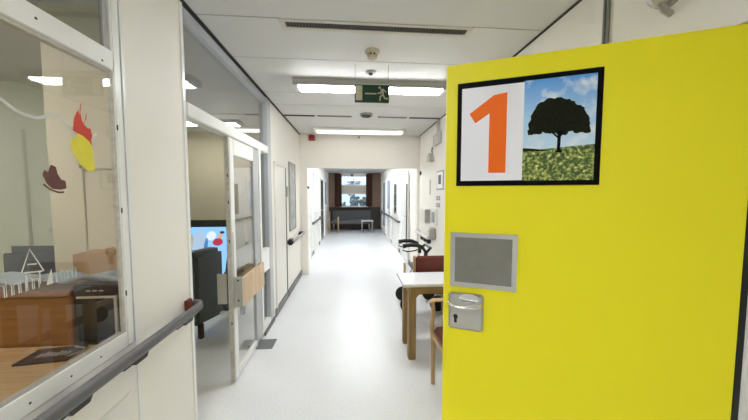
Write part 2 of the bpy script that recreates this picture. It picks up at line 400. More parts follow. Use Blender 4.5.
# ceiling edges and joints
st(MB().box(L, L+.022, 1.4, 5.15, Z-.006, Z).build('trim_9', 'gap'), 'dark strip for the shadow gap between ceiling and left wall', 'trim')  # shade of the ceiling gap put in as a dark strip
st(MB().box(R-.016, R, .5, 5.15, Z-.006, Z).build('trim_10', 'gap'), 'dark strip for the shadow gap between ceiling and right wall', 'trim')  # same dark strip in place of the gap's shade
for i, (x0, x1, m_) in enumerate(((-.92, -.50, 'gap'), (-.46, -.0, 'gapl'), (.36, .76, 'gapl'), (.80, 1.235, 'gap'))):
    st(MB().box(x0, x1, 3.90, 3.945, Z-.008, Z).build('trim_%d' % (11+i), m_), ['dark slot across the ceiling at the left wall', 'grey slot across the ceiling left of the round vent', 'grey slot across the ceiling right of the round vent', 'dark slot across the ceiling at the right wall'][i], 'trim')
seam = MB()
for y in (2.30, 3.05, 3.45): seam.box(L, R, y, y+.004, Z-.0015, Z)
seam.box(L, -.43, 1.786, 1.793, Z-.002, Z).box(.77, R, 1.786, 1.791, Z-.002, Z)
st(seam.build('trim_15', 'seam'), 'thin panel seams across the ceiling', 'trim')

# end partition with lintel
st(MB().box(L, R, 5.15, 5.25, 1.958, Z).build('wall_end', 'wall2'), 'cream lintel wall over the passage', 'wall')
st(MB().box(L-.6, -.80, 5.15, 5.25, 0, 1.958).build('wall_end_left', 'wall2'), 'cream jamb left of the passage', 'wall')
st(MB().box(1.205, R+.6, 5.15, 5.25, 0, 1.958).build('wall_end_right', 'wall2'), 'cream jamb right of the passage', 'wall')

# ------------------------------------------------------------------ far corridor
FL, FR = -.96, 1.20
st(MB().box(FL-.1, FL, 5.25, 11.7, 0, 2.34).build('wall_left_back', 'wall2'), 'white left wall of the far corridor', 'wall')
st(MB().box(FR, FR+.1, 5.25, 11.7, 0, 2.34).build('wall_right_back', 'wall2'), 'white right wall of the far corridor', 'wall')
st(MB().box(FL-.1, FR+.1, 11.7, 11.85, 0, .93).build('wall_back_lower', 'dbrown'), 'dark brown panelling below the end window', 'wall')
st(MB().box(FL-.1, -.50, 11.7, 11.85, .93, 2.34).build('wall_back_left', 'wood_brown'), 'brown wall strip left of the end window', 'wall')
st(MB().box(.67, FR+.1, 11.7, 11.85, .93, 2.34).build('wall_back_right', 'wood_brown'), 'brown wall strip right of the end window', 'wall')
st(MB().box(-.50, .67, 11.7, 11.85, 2.24, 2.34).build('wall_back_head', 'wall2'), 'pale strip above the end window', 'wall')
for y0, y1 in ((5.26, 5.75), (6.65, 7.0), (7.95, 8.4)):
    st(MB().box(FL, FL+.012, y0, y1, 0, .09).build('baseboard_left', 'skirt'), 'dark skirting on the far left wall at %s' % ('the passage' if y0 < 6 else 'the first white door' if y0 < 7.5 else 'the dark glazed doorway'), 'baseboard')
st(MB().box(FR-.012, FR, 5.26, 11.6, 0, .09).build('baseboard_right', 'skirt'), 'dark skirting along the far right wall', 'baseboard')

def fdoor(n, label, x, s, y0, y1, m='white', pane=None, handle=True, zt=2.0):
    d = thing('door_%d' % n, label, 'door', (x, (y0+y1)/2, 0), kind='structure')
    MB().box(x, x+s*.03, y0, y0+.06, 0, zt, .004).box(x, x+s*.03, y1-.06, y1, 0, zt, .004).box(x, x+s*.03, y0+.06, y1-.06, zt-.06, zt, .004).build('door_frame', 'white', d)
    MB().box(x, x+s*.015, y0+.065, y1-.065, .01, zt-.065, .002).build('door_leaf', m, d)
    if pane:
        a, b_, c, e_, mm = pane
        MB().box(x, x+s*.02, a, b_, c, e_).build('pane', mm, d)
    if handle:
        MB().cyl((x+s*.015, y0+.14, 1.0), (x+s*.06, y0+.14, 1.0), .01, n=10).cyl((x+s*.055, y0+.14, 1.0), (x+s*.055, y0+.26, 1.0), .009, n=10).build('door_handle', 'steel', d)
    return d
M['reflectpane'] = mat('blue_reflection_glass', (.52, .64, .78), .15, var=.1)  # bluish reflection put into the pane colour
M['darkpane'] = mat('dark_door_glass', (.06, .065, .06), .12, var=.2)
fdoor(4, 'white door just past the passage on the left', FL, 1, 5.8, 6.6)
fdoor(5, 'white door beside the dark glazed doorway on the left', FL, 1, 7.05, 7.9)
fdoor(6, 'dark glazed door far down on the left', FL, 1, 8.45, 9.5, 'grey', (8.6, 9.35, .15, 1.9, 'darkpane'))
fdoor(7, 'white door with pale glass next to the end curtain on the left', FL, 1, 9.7, 10.7, 'white', (9.85, 10.55, 1.1, 1.9, 'reflectpane'))
fdoor(8, 'white door just past the passage on the right', FR, -1, 5.9, 6.75)
fdoor(9, 'white door with a dark upright glass slot on the right', FR, -1, 7.1, 8.2, 'white', (7.45, 7.85, .95, 1.75, 'darkpane'))
fdoor(10, 'white door with painted blue reflection on its glass far down on the right', FR, -1, 8.5, 9.5, 'white', (8.65, 9.35, 1.0, 1.9, 'reflectpane'))
fdoor(11, 'pale glazed door next to the end curtain on the right', FR, -1, 9.8, 10.9, 'white', (9.95, 10.75, .3, 1.9, 'reflectpane'), False)
# open leaf edge seen end-on at the right of the passage
d = thing('door_12', 'white door leaf folded back at the passage with dark edge', 'door', (1.16, 5.83, 0), kind='structure')
MB().box(1.15, 1.185, 5.78, 5.88, .01, 1.93, .003).build('door_leaf', 'white', d)
MB().box(1.128, 1.15, 5.80, 5.83, .40, 1.70).build('edge_strip', 'rail', d)
tag(MB().box(-.80, -.785, 5.165, 5.20, 1.58, 1.63, .003).box(-.785, -.765, 5.17, 5.19, 1.59, 1.61, .003).build('wall_mounted_door_holder', 'black'), 'small black door holder on the jamb left of the passage', 'door holder')
t = thing('handrail', 'dark handrail along the right wall of the far corridor', 'handrail', (FR, 9, .8))
MB().tube([(FR, 6.82, .80), (FR-.06, 6.86, .80), (FR-.06, 11.2, .80), (FR, 11.24, .80)], .028, 10).build('rail', 'rail', t, True)
for y in (7.0, 8.35, 9.65, 11.0): MB().box(FR-.05, FR, y, y+.04, .75, .79).build('bracket', 'black', t)
t = thing('handrail', 'dark handrail along the left wall of the far corridor', 'handrail', (FL, 8, .8))
MB().tube([(FL, 6.66, .80), (FL+.06, 6.70, .80), (FL+.06, 8.3, .80), (FL, 8.34, .80)], .028, 10).build('rail', 'rail', t, True)
for y in (6.8, 8.1): MB().box(FL, FL+.05, y, y+.04, .75, .79).build('bracket', 'black', t)

# end window
w = thing('window_3', 'wide end window with trees outside', 'window', (.1, 11.7, .95), kind='structure')
f = MB().box(-.50, -.45, 11.70, 11.78, .93, 2.24, .004).box(.62, .67, 11.70, 11.78, .93, 2.24, .004).box(-.45, .62, 11.70, 11.78, .93, .98, .004).box(-.45, .62, 11.70, 11.78, 2.19, 2.24, .004).box(-.45, .62, 11.70, 11.78, 1.81, 1.86, .004).box(-.45, .62, 11.70, 11.78, 1.46, 1.50, .004)
f.build('window_frame', 'white', w)
MB().box(-.45, .62, 11.735, 11.741, .98, 2.19).build('pane', 'glass', w)
MB().box(-.45, .62, 11.71, 11.72, 1.48, 1.83).build('panel', 'blind', w)
tag(MB().box(-.62, .80, 11.52, 11.70, .90, .93, .004).build('window_ledge', 'dbrown'), 'dark ledge below the end window', 'ledge')
def curtain(x0, x1, label):
    k = MB(); n = 40; pts = []
    for i in range(n+1):
        t_ = i/n; pts.append((x0+(x1-x0)*t_, 11.60+.025*math.sin(t_*math.pi*9), .96))
    bk = [(x, y+.012, z) for x, y, z in pts[::-1]]
    k.prism(pts+bk, (0, 0, 1.34)); tag(k.build('curtain', 'brown'), label, 'curtain')
curtain(-.70, -.42, 'brown curtain left of the end window')
curtain(.58, .84, 'brown curtain right of the end window')
tag(MB().box(-.05, .05, 11.60, 11.68, 2.19, 2.28, .01).cyl((0, 11.6, 2.22), (0, 11.54, 2.20), .03).build('wall_device', 'black'), 'small dark device above the end window', 'device')
# bench and small table at the end
t = thing('bench', 'dark grey upholstered bench below the end window', 'bench', (.05, 11.35, 0))
MB().box(-.78, .75, 10.95, 11.42, .30, .45, .03, 3).build('seat', 'sofa', t)
MB().box(-.78, .75, 11.40, 11.50, .30, .80, .03, 3).build('backrest', 'sofa', t)
for x in (-.72, .68):
    for y in (11.0, 11.4): MB().box(x-.02, x+.02, y-.02, y+.02, 0, .30).build('leg', 'grey', t)
t = thing('side_table', 'small pale side table in front of the dark bench', 'table', (.56, 10.7, 0))
MB().box(.35, .80, 10.55, 10.88, .44, .465, .004).build('tabletop', 'tabletop', t)
for x in (.38, .77):
    for y in (10.58, 10.85): MB().box(x-.014, x+.014, y-.014, y+.014, 0, .44).build('leg', 'grey', t)
t = thing('side_chair', 'light wooden chair in the far left corner by the curtain', 'chair', (-.68, 10.6, 0))
for x in (-.84, -.52):
    for y in (10.45, 10.8): MB().box(x-.014, x+.014, y-.014, y+.014, 0, .62 if x > -.6 else .82).build('leg', 'chairwood', t)
MB().box(-.85, -.51, 10.44, 10.81, .40, .45, .01).build('seat', 'sofa', t)
MB().box(-.86, -.83, 10.44, 10.81, .55, .82, .01).build('backrest', 'sofa', t)

# outside the end window
st(MB().box(-9, 10, 11.9, 32, -.3, -.2).build('ground', 'lawn'), 'pale frosty lawn outside the end window', 'ground')
def tree(x, y, h, r, label, n=260, cat='tree'):
    t = thing('tree', label, cat, (x, y, -.2))
    k = MB(); k.tube([(x, y, -.2), (x+.05, y, h*.4), (x-.05, y+.05, h*.8)], .09, 8)
    for i in range(9):
        a = random.uniform(0, 6.28); z0 = h*random.uniform(.3, .7)
        k.tube([(x, y, z0), (x+r*.5*math.cos(a), y+r*.5*math.sin(a), z0+h*.15), (x+r*.8*math.cos(a), y+r*.8*math.sin(a), z0+h*.22)], .025, 5)
    k.build('trunk', 'bark', t)
    k = MB()
    for i in range(n):
        a = random.uniform(0, 6.28); b = random.uniform(-1, 1); q = r*random.uniform(.4, 1)
        c = Vector((x+q*math.cos(a)*math.sqrt(1-b*b), y+q*math.sin(a)*math.sqrt(1-b*b), h*.62+q*.9*b))
        s_ = random.uniform(.06, .16)
        bmesh.ops.create_icosphere(k.bm, subdivisions=1, radius=s_, matrix=Matrix.Translation(c) @ Matrix.Diagonal((1, 1, .5, 1)))
    k.build('foliage', 'leaf', t)
tree(-1.5, 16.5, 2.3, .9, 'leafy tree outside at the left of the end window')
tree(1.7, 17.5, 2.1, .8, 'leafy tree outside at the right of the end window')
tree(.1, 23, 3.3, .8, 'taller tree further back outside the end window', 70)
k = MB()
for i in range(500):
    bmesh.ops.create_icosphere(k.bm, subdivisions=1, radius=random.uniform(.08, .2), matrix=Matrix.Translation((random.uniform(-4, 5), random.uniform(14.4, 15.2), random.uniform(-.15, 1.25+.25*math.sin(i)))))
tag(k.build('hedge', 'leaf'), 'dense clipped hedge across the garden outside', 'hedge')

# ------------------------------------------------------------------ ceiling fittings
def ceiling_lamp(x0, x1, y0, label, m='lamp', dz=.062, dy=.17, z=Z, group=None, hm='grey'):
    t = thing('ceiling_lamp', label, 'lamp', ((x0+x1)/2, y0+dy/2, z-dz))
    MB().box(x0, x1, y0, y0+dy, z-dz, z, .003).build('housing', hm, t)
    MB().box(x0+.045, x1-.045, y0+.006, y0+dy-.02, z-dz-.014, z-dz, .006).build('diffuser', m, t)
    for xa, xb in ((x0+.004, x0+.045), (x1-.045, x1-.004)):
        MB().box(xa, xb, y0+.006, y0+dy-.02, z-dz-.014, z-dz, .004).build('end_cap', 'white', t)
ceiling_lamp(-.53, .91, 2.66, 'long lit ceiling lamp behind the exit sign')
ceiling_lamp(-.60, .87, 4.57, 'smaller looking lit ceiling lamp before the lintel', 'lampw', .05, .22, hm='white')
ceiling_lamp(-.88, -.15, -.40, 'added unseen ceiling lamp behind the camera', 'fillnear')  # unseen lamp, placed and sized to light the yellow door
ceiling_lamp(-.55, .90, -3.6, 'added unseen ceiling lamp furthest behind the camera', 'lamp')  # extra lamp out of view, added for ambient light
for i, y in enumerate((5.9, 7.4, 8.95)):  # lamps hidden by the lintel, added to brighten the far corridor
    ceiling_lamp(-.5, .8, y, ['added hidden lamp first behind the lintel', 'added hidden lamp in the middle of the far corridor', 'added hidden lamp furthest down the far corridor'][i], 'fillfar', .03, .2, 2.34)

t = thing('ceiling_vent', 'long slotted ventilation grille in the near ceiling', 'vent', (.17, 1.84, Z-.012))
MB().box(-.44, .775, 1.79, 1.815, Z-.006, Z, .001).box(-.44, .775, 1.868, 1.90, Z-.008, Z, .001).box(-.44, -.405, 1.812, 1.868, Z-.008, Z).box(.745, .775, 1.812, 1.868, Z-.008, Z).build('frame', 'ventf', t)
MB().box(-.405, .745, 1.812, 1.868, Z-.003, Z).build('backing', 'gap', t)
k = MB(); n = 60
for i in range(n):
    x = -.400 + i*(1.142/n); k.prism([(x, 1.812, Z-.003), (x+.004, 1.812, Z-.003), (x+.006, 1.868, Z-.003), (x+.002, 1.868, Z-.003)], (0, 0, -.004))
k.build('louvre', 'dbeige', t)

t = thing('smoke_detector', 'beige smoke detector on ceiling in front of exit sign', 'smoke detector', (.15, 2.13, Z-.06))
MB().lathe((.155, 2.14, Z), [(.055, 0), (.055, -.012), (.05, -.018), (.035, -.022)]).build('base', 'beige', t, True)
MB().lathe((.155, 2.14, Z-.022), [(.03, 0), (.03, -.012), (.038, -.016), (.034, -.03), (.014, -.042)]).build('sensor', 'beige', t, True)
for k_ in range(6):
    a = k_*math.pi/3
    MB().box(.155+.027*math.cos(a)-.006, .155+.027*math.cos(a)+.006, 2.14+.027*math.sin(a)-.006, 2.14+.027*math.sin(a)+.006, Z-.036, Z-.022).build('slot', 'gap', t)
t = thing('ceiling_sensor', 'tiny dark ceiling sensor above the exit sign', 'sensor', (.165, 2.5, Z-.03))
MB().lathe((.168, 2.50, Z), [(.045, 0), (.045, -.008), (.03, -.012)]).build('base', 'grey', t, True)
MB().ball((.168, 2.50, Z-.014), .018, (1, 1, .8)).build('lens', 'black', t, True)
t = thing('ceiling_vent', 'round dark rimmed vent beside the grey ceiling slot', 'vent', (.19, 3.78, Z-.03))
MB().lathe((.195, 3.80, Z), [(.085, 0), (.088, -.02), (.07, -.024)]).build('rim', 'grey', t, True)
MB().lathe((.195, 3.80, Z-.022), [(.068, 0), (.06, -.012), (.03, -.014)]).build('core', 'gap', t, True)
t = thing('sprinkler', 'tiny sprinkler head on the lintel wall', 'sprinkler', (.13, 5.14, 2.5))
MB().cyl((.13, 5.15, 2.505), (.13, 5.125, 2.505), .018, n=12).build('base', 'grey', t)
MB().cyl((.13, 5.125, 2.505), (.13, 5.10, 2.505), .010, n=12).build('head', 'black', t)
t = thing('fire_alarm', 'red fire alarm sounder high on lintel wall', 'alarm', (-.70, 5.12, 2.43))
MB().box(-.76, -.65, 5.10, 5.15, 2.435, 2.535, .01, 3).build('body', 'red', t)
MB().box(-.73, -.68, 5.094, 5.10, 2.47, 2.50, .002).build('grille', 'black', t)

# exit sign on two rods
t = thing('exit_sign', 'dark green running man exit sign hanging on rods', 'sign', (.166, 2.35, 2.24))
MB().box(.026, .308, 2.348, 2.366, 2.245, 2.388, .002).build('panel', 'green', t)
for x in (.030, .303):
    MB().cyl((x, 2.357, 2.388), (x, 2.357, Z), .0022, n=8).build('rod', 'grey', t)
MB().box(.026, .308, 2.352, 2.362, 2.388, 2.393).build('rim', 'white', t)
X0, Z0, W_, H_ = .026, 2.245, .282, .143
def sg(u, v): return (X0+u*W_, 2.348, Z0+v*H_)
def strip(k, pts, w_):   # limb strokes of the pictogram
    for a, b in zip(pts, pts[1:]):
        A, B = Vector(sg(*a)), Vector(sg(*b)); d_ = (B-A).normalized(); nn = Vector((-d_.z, 0, d_.x))*w_/2; A -= d_*w_*.3; B += d_*w_*.3
        k.prism([A+nn, B+nn, B-nn, A-nn], (0, -.0012, 0))
MB().prism([sg(.03, .10), sg(.22, .10), sg(.22, .93), sg(.03, .93)], (0, -.0012, 0)).build('doorway_symbol', 'pict', t)
k = MB(); strip(k, [(.34, .49), (.62, .49)], .011); k.prism([sg(.285, .49), sg(.34, .56), sg(.34, .42)], (0, -.0012, 0)); k.build('arrow_symbol', 'pict', t)
k = MB(); strip(k, [(.76, .74), (.83, .74), (.88, .66), (.91, .60)], .009); strip(k, [(.80, .74), (.74, .52), (.67, .52)], .010); strip(k, [(.81, .74), (.82, .42)], .017)
strip(k, [(.81, .44), (.74, .32), (.735, .12)], .012); strip(k, [(.83, .42), (.87, .24), (.96, .23)], .012)
c = Vector(sg(.725, .84)); k.prism([(c.x+.010*math.cos(a*math.pi/6), 2.348, c.z+.010*math.sin(a*math.pi/6)) for a in range(12)], (0, -.0012, 0)); k.build('running_man_symbol', 'pict', t)

# ------------------------------------------------------------------ yellow door
A = Vector((.41, 1.21)); B = Vector((1.24, .85)); dv = (B-A).normalized(); nv = Vector((-dv.y, dv.x))   # nv points away from the camera
def dx(v):   # local: x along the leaf, y depth behind the visible face, z up
    p = A + dv*v.x + nv*v.y; return Vector((p.x, p.y, v.z))
d = thing('door_1', 'wide open yellow door leaf in the foreground', 'door', (A.x, A.y, .01), kind='structure')
MB(dx).box(0, .968, 0, .040, .012, 2.044, .0015).build('door_leaf', 'yellow', d)
MB(dx).box(-.0025, 0, .002, .038, .014, 2.042).build('edge_band', 'yedge', d)
MB(dx).box(.970, .992, .004, .045, .012, 2.04, .002).build('hinge_strip', 'rubber', d)  # black strip down the hinge edge
for z in (.3, 1.1, 1.85): MB(dx).cyl((.98, .05, z), (.98, .05, z+.09), .008, n=12).build('hinge', 'chrome', d)
# lock plate with curved pull
lk = MB(dx).box(.022, .166, -.014, 0, .902, 1.066, .013, 4).build('lock_plate', 'steel', d, True)
k = MB(dx); k.prism([(.106+.040*math.cos(math.pi*i/14), -.014, 1.046+.021*math.sin(math.pi*i/14)) for i in range(28)], (0, -.003, 0)); k.build('dish', 'chrome', lk)
hp = []
for i in range(15):
    a = math.pi*i/14; hp.append((.088-.066*math.cos(a), -.014-.042*math.sin(a)**.6 if 0 < i < 14 else -.012, 1.026-.008*math.sin(a)))
MB(dx).tube(hp, .008, 12, (.008, .0075)).build('door_handle', 'chrome', lk, True)
MB(dx).cyl((.052, -.0135, .960), (.052, -.017, .960), .010, n=16).box(.046, .058, -.017, -.0135, .932, .957, .002).build('keyhole', 'black', lk)
def disc(k, cx, cz, rx_, rz_, y, th=-.001, n=20):
    k.prism([(cx+rx_*math.cos(2*math.pi*i/n), y, cz+rz_*math.sin(2*math.pi*i/n)) for i in range(n)], (0, th, 0))
# the number sign
t = thing('number_sign', 'black bordered sign with orange 1 and tree photo', 'sign', (dx(Vector((.3, 0, 1.53)))), None)
MB(dx).box(.045, .558, -.005, 0, 1.532, 1.962, .001).build('border', 'blackprint', t)
MB(dx).box(.063, .298, -.0062, -.005, 1.553, 1.938).build('white_field', 'paper', t)
pm = MB(dx).box(.298, .538, -.0062, -.005, 1.551, 1.942)
pic = pm.build('landscape_print', 'meadow', t)
one = [(.172, 1.585), (.237, 1.584), (.237, 1.906), (.188, 1.900), (.094, 1.832), (.118, 1.792), (.172, 1.828)]
MB(dx).prism([(x, -.0062, z) for x, z in one], (0, -.001, 0)).build('numeral', 'orange', t)
# tree silhouette in the print
k = MB(dx); cx, cz = .421, 1.772
rs = random.Random(9)
outline = [(.317, 1.729), (.315, 1.765), (.325, 1.805), (.349, 1.850), (.379, 1.864), (.421, 1.867), (.462, 1.850), (.498, 1.820), (.520, 1.775), (.521, 1.723), (.500, 1.730), (.484, 1.728), (.465, 1.738), (.443, 1.724), (.425, 1.720), (.405, 1.735), (.383, 1.732), (.365, 1.742), (.346, 1.731), (.333, 1.738)]
pts = []
for a, b in zip(outline, outline[1:]+outline[:1]):
    for q in range(4):
        f = q/4; pts.append((a[0]+(b[0]-a[0])*f+rs.uniform(-.0035, .0035), -.0062, a[1]+(b[1]-a[1])*f+rs.uniform(-.0035, .0035)))
k.prism(pts, (0, -.0006, 0))
for i, (x, z) in enumerate(outline): disc(k, x+(cx-x)*.1, z+(1.79-z)*.12, rs.uniform(.007, .014), rs.uniform(.006, .011), -.0062, -.0005-.00002*i, 9)
k.build('tree_print', 'tree_dark', pic)
MB(dx).prism([(cx-.004, -.0062, cz-.03), (cx-.005, -.0062, cz-.105), (cx-.012, -.0062, cz-.114), (cx+.013, -.0062, cz-.114), (cx+.006, -.0062, cz-.10), (cx+.007, -.0062, cz-.055), (cx+.022, -.0062, cz-.035)], (0, -.0009, 0)).prism([(cx-.004, -.0062, cz-.06), (cx-.025, -.0062, cz-.038), (cx-.018, -.0062, cz-.036), (cx-.003, -.0062, cz-.052)], (0, -.0009, 0)).build('trunk_print', 'blackprint', pic)
MB(dx).prism([(.298, -.0062, 1.667), (.298, -.0062, 1.680), (.330, -.0062, 1.677), (.360, -.0062, 1.672), (.395, -.0062, 1.664)], (0, -.0004, 0)).build('hill_print', 'tree_dark', pic)
# empty snap frame below
t = thing('snap_frame', 'empty silver snap frame below the number sign', 'frame', dx(Vector((.16, 0, 1.09))))
MB(dx).box(.040, .280, -.008, 0, 1.105, 1.312).build('insert', 'mirror_plate', t)
fw = .019
MB(dx).prism([(.026, 0, 1.092), (.290, 0, 1.092), (.290, -.014, 1.096), (.026, -.014, 1.096)], (0, 0, fw)).build('frame_bar', 'alu', t)
MB(dx).prism([(.026, 0, 1.330-fw), (.290, 0, 1.330-fw), (.290, -.014, 1.330-fw), (.026, -.014, 1.330-fw)], (0, 0, fw)).build('frame_bar', 'alu', t)
MB(dx).box(.026, .026+fw, -.0145, 0, 1.092, 1.330, .004).build('frame_side', 'alu', t)
MB(dx).box(.290-fw, .290, -.0145, 0, 1.092, 1.330, .004).build('frame_side', 'alu', t)

# ------------------------------------------------------------------ right wall fittings
t = thing('dome_sensor', 'small grey dome sensor high above the yellow door', 'sensor', (R, 1.06, 2.2))
MB().lathe((R, 1.055, 2.285), [(.055, 0), (.055, -.02), (.045, -.026)], 24, 'x').build('base', 'grey', t, True)
MB().ball((R-.045, 1.055, 2.275), .042, (1, 1, 1)).build('dome', 'steel', t, True)
MB().tube([(R, 1.05, 2.20), (R-.03, 1.05, 2.215), (R-.05, 1.05, 2.24)], .012, 8).build('bracket', 'grey', t, True)
t = thing('junction_box', 'grey box on conduit near the ceiling at the right wall', 'box', (R, 4.02, 2.2))
MB().box(R-.05, R, 3.88, 4.15, 2.20, 2.36, .008).build('body', 'steel', t)
MB().box(R-.03, R, 3.99, 4.02, 2.36, 2.545, .004).build('conduit', 'steel', t)
t = thing('wall_lamp', 'small grey pointed wall fitting below the grey box', 'wall lamp', (R, 4.3, 2.0))
MB().prism([(R, 4.20, 1.99), (R, 4.42, 1.99), (R, 4.34, 2.12), (R, 4.28, 2.12)], (-.07, 0, 0)).build('shade', 'steel', t)
MB().tube([(R, 4.31, 2.12), (R-.02, 4.31, 2.16), (R-.02, 4.25, 2.20)], .012, 8).build('bracket', 'grey', t, True)
def notice(y0, y1, z0, z1, label, fm='grey', pm_='paper', inner='grey'):
    t = thing('notice', label, 'notice', (R, (y0+y1)/2, z0))
    MB().box(R-.010, R, y0, y1, z0, z1, .001).build('frame', fm, t)
    MB().box(R-.012, R-.010, y0+.02, y1-.02, z0+.02, z1-.02).build('sheet', pm_, t)
    MB().box(R-.0135, R-.012, y0+(y1-y0)*.3, y1-(y1-y0)*.3, z0+(z1-z0)*.3, z1-(z1-z0)*.22).build('printed_block', inner, t)
notice(3.76, 4.06, 1.55, 1.82, 'framed notice with dark picture on the right wall', inner='black')
notice(3.92, 4.08, 1.40, 1.46, 'upper small notice below the framed notice', 'grey')
notice(3.92, 4.08, 1.30, 1.36, 'lower small notice below the framed notice', 'grey')
t = thing('wall_mounted_dispenser', 'pale grey dispenser box on the right wall', 'dispenser', (R, 4.5, 1.02))
MB().box(R-.10, R, 4.36, 4.68, 1.02, 1.26, .012, 3).build('body', 'offwhite', t)
MB().box(R-.102, R-.02, 4.355, 4.37, 1.04, 1.24, .002).build('side_panel', 'grey', t)
t = thing('leaflet_holder', 'narrow white leaflet holder beside the dispenser', 'holder', (R, 4.1, 1.03))
MB().box(R-.035, R, 4.02, 4.24, 1.03, 1.27, .004).build('body', 'offwhite', t)
MB().box(R-.038, R-.035, 4.05, 4.21, 1.06, 1.22, .001).build('front', 'cloth', t)
t = thing('wall_mounted_dispenser', 'small grey soap dispenser below the leaflet holder', 'dispenser', (R, 4.15, .80))
MB().box(R-.07, R, 4.08, 4.24, .80, .98, .015, 3).build('body', 'grey', t)
MB().cyl((R-.07, 4.16, .93), (R-.11, 4.16, .92), .012, n=10).build('spout', 'steel', t)
tag(MB().cyl((R-.006, 4.42, 1.48), (R-.006, 4.42, 1.72), .005, n=8).build('pull_cord', 'grey'), 'thin pull cord hanging on the right wall', 'cord')
t = thing('handrail', 'short handrail with black brackets on the near right wall', 'handrail', (R, 4.8, .78))
MB().tube([(R, 4.30, .80), (R-.05, 4.30, .80), (R-.075, 4.34, .80), (R-.075, 5.02, .80), (R-.05, 5.08, .80), (R, 5.08, .80)], .028, 12).build('rail', 'steel', t, True)
for y in (4.34, 4.52, 4.72): MB().box(R-.07, R, y, y+.07, .70, .785, .012).build('bracket', 'black', t)
tag(MB().box(R-.02, R, 5.02, 5.08, 1.83, 1.90, .004).build('wall_button', 'black'), 'tiny dark button by the right corner of the lintel wall', 'button')

# door stop plate on floor
tag(MB().box(-.975, -.775, 2.70, 2.88, 0, .006, .002).build('floor_plate', 'grey_felt'), 'dark square door closer plate on the floor', 'floor plate')

# ------------------------------------------------------------------ table and chairs on the right
t = thing('table', 'narrow wooden table with white top beside yellow door', 'table', (.83, 2.57, 0))
MB().box(.445, 1.243, 2.39, 2.77, .675, .70, .003).build('tabletop', 'tabletop', t)
for x in (.50, 1.173):
    for y in (2.41, 2.68):
        MB().box(x, x+.068, y, y+.068, 0, .675, .006).build('leg', 'mwood', t)
def apron(k, x0, x1, y):
    c = .06; p = [(x0, y, .675), (x0, y, .54)]
    for i in range(7):
        a = math.pi/2*i/6; p.append((x0+c*(1-math.cos(a)) , y, .54+c*math.sin(a)))
    for i in range(7):
        a = math.pi/2*i/6; p.append((x1-c+c*math.sin(a), y, .60-c*(1-math.cos(a))))
    p += [(x1, y, .675)]; k.prism(p, (0, .02, 0))
for y in (2.43, 2.71):
    k = MB(); apron(k, .568, 1.173, y); k.build('apron', 'mwoodx', t)
MB().box(.515, .535, 2.478, 2.68, .58, .675).build('apron', 'mwood', t)

def chair(label, cx, cy, rot, cols=('chairwood', 'redleather'), back_h=.82, arms=True, back0=.58, name='armchair'):
    c_, s_ = math.cos(rot), math.sin(rot)
    def xf(v): return Vector((cx+v.x*c_-v.y*s_, cy+v.x*s_+v.y*c_, v.z))
    t = thing(name, label, 'chair', (cx, cy, 0))
    fm, um = cols; w_ = .235; dpt = .225
    # local: the chair faces -y
    for x in (-w_, w_):
        MB(xf).tube([(x, -dpt, 0), (x, -dpt, .30), (x*1.02, -dpt-.012, .46), (x*1.02, -dpt, .58), (x*1.02, -dpt-.01, .655)], .016, 10, (.015, .017)).build('leg', fm, t, True)
        MB(xf).tube([(x, dpt+.05, 0), (x, dpt, .42), (x, dpt+.03, .60), (x, dpt+.055, back_h)], .016, 10, (.015, .017)).build('leg', fm, t, True)
        if arms: MB(xf).tube([(x*1.03, -dpt-.03, .655), (x*1.03, -dpt, .668), (x*1.03, 0, .672), (x, dpt+.03, .66)], .016, 10, (.026, .013)).build('armrest', fm, t, True)
        MB(xf).box(x-.010, x+.010, -dpt, dpt, .37, .415, .003).build('side_rail', fm, t)
    MB(xf).box(-w_, w_, -dpt-.01, -dpt+.012, .37, .415, .003).build('front_rail', fm, t)
    MB(xf).box(-w_+.012, w_-.012, -dpt-.01, dpt-.01, .415, .475, .022, 3).build('seat', um, t)
    MB(xf).box(-w_+.016, w_-.016, dpt+.02, dpt+.055, back0, back_h-.004, .014, 3).build('backrest', um, t)
    return t
chair('oxblood backed wooden chair behind the white topped table', .875, 3.105, math.pi, back_h=.855, back0=.655, arms=False, name='wooden_chair')
chair('wooden armchair in front of the table, half hidden by yellow door', .855, 1.86, -math.pi/2)

# rollator behind, standing sideways
t = thing('rollator', 'black handled walking frame behind the oxblood chair', 'rollator', (.85, 3.63, 0))
for x in (.70, 1.08):
    for y in (3.42, 3.80):
        MB().lathe((x, y, .10), [(.03, 0), (.080, 0), (.10, .006), (.10, .024), (.080, .030), (.03, .030)], 30, 'y').build('wheel', 'rubber', t, True)
for y in (3.465, 3.785):
    MB().tube([(.70, y, .10), (.80, y, .40), (.92, y, .66), (.93, y, .72)], .012, 8).tube([(1.08, y, .10), (1.02, y, .40), (.92, y, .66)], .012, 8).build('side_frame', 'side', t, True)
    MB().tube([(.93, y, .68), (.93, y, .76), (.89, y, .815), (.82, y, .845), (.74, y, .850), (.635, y, .842)], .025, 12).build('handgrip', 'black', t, True)
    MB().tube([(.86, y, .80), (.78, y, .775), (.69, y, .765), (.635, y, .785), (.64, y, .815), (.68, y, .82)], .008, 8).build('brake_lever', 'black', t, True)
MB().box(.76, 1.02, 3.50, 3.76, .52, .56, .012).build('seat', 'black', t)
MB().tube([(.93, 3.465, .74), (1.0, 3.50, .80), (1.0, 3.75, .80), (.93, 3.785, .74)], .018, 10).build('backrest', 'black', t, True)

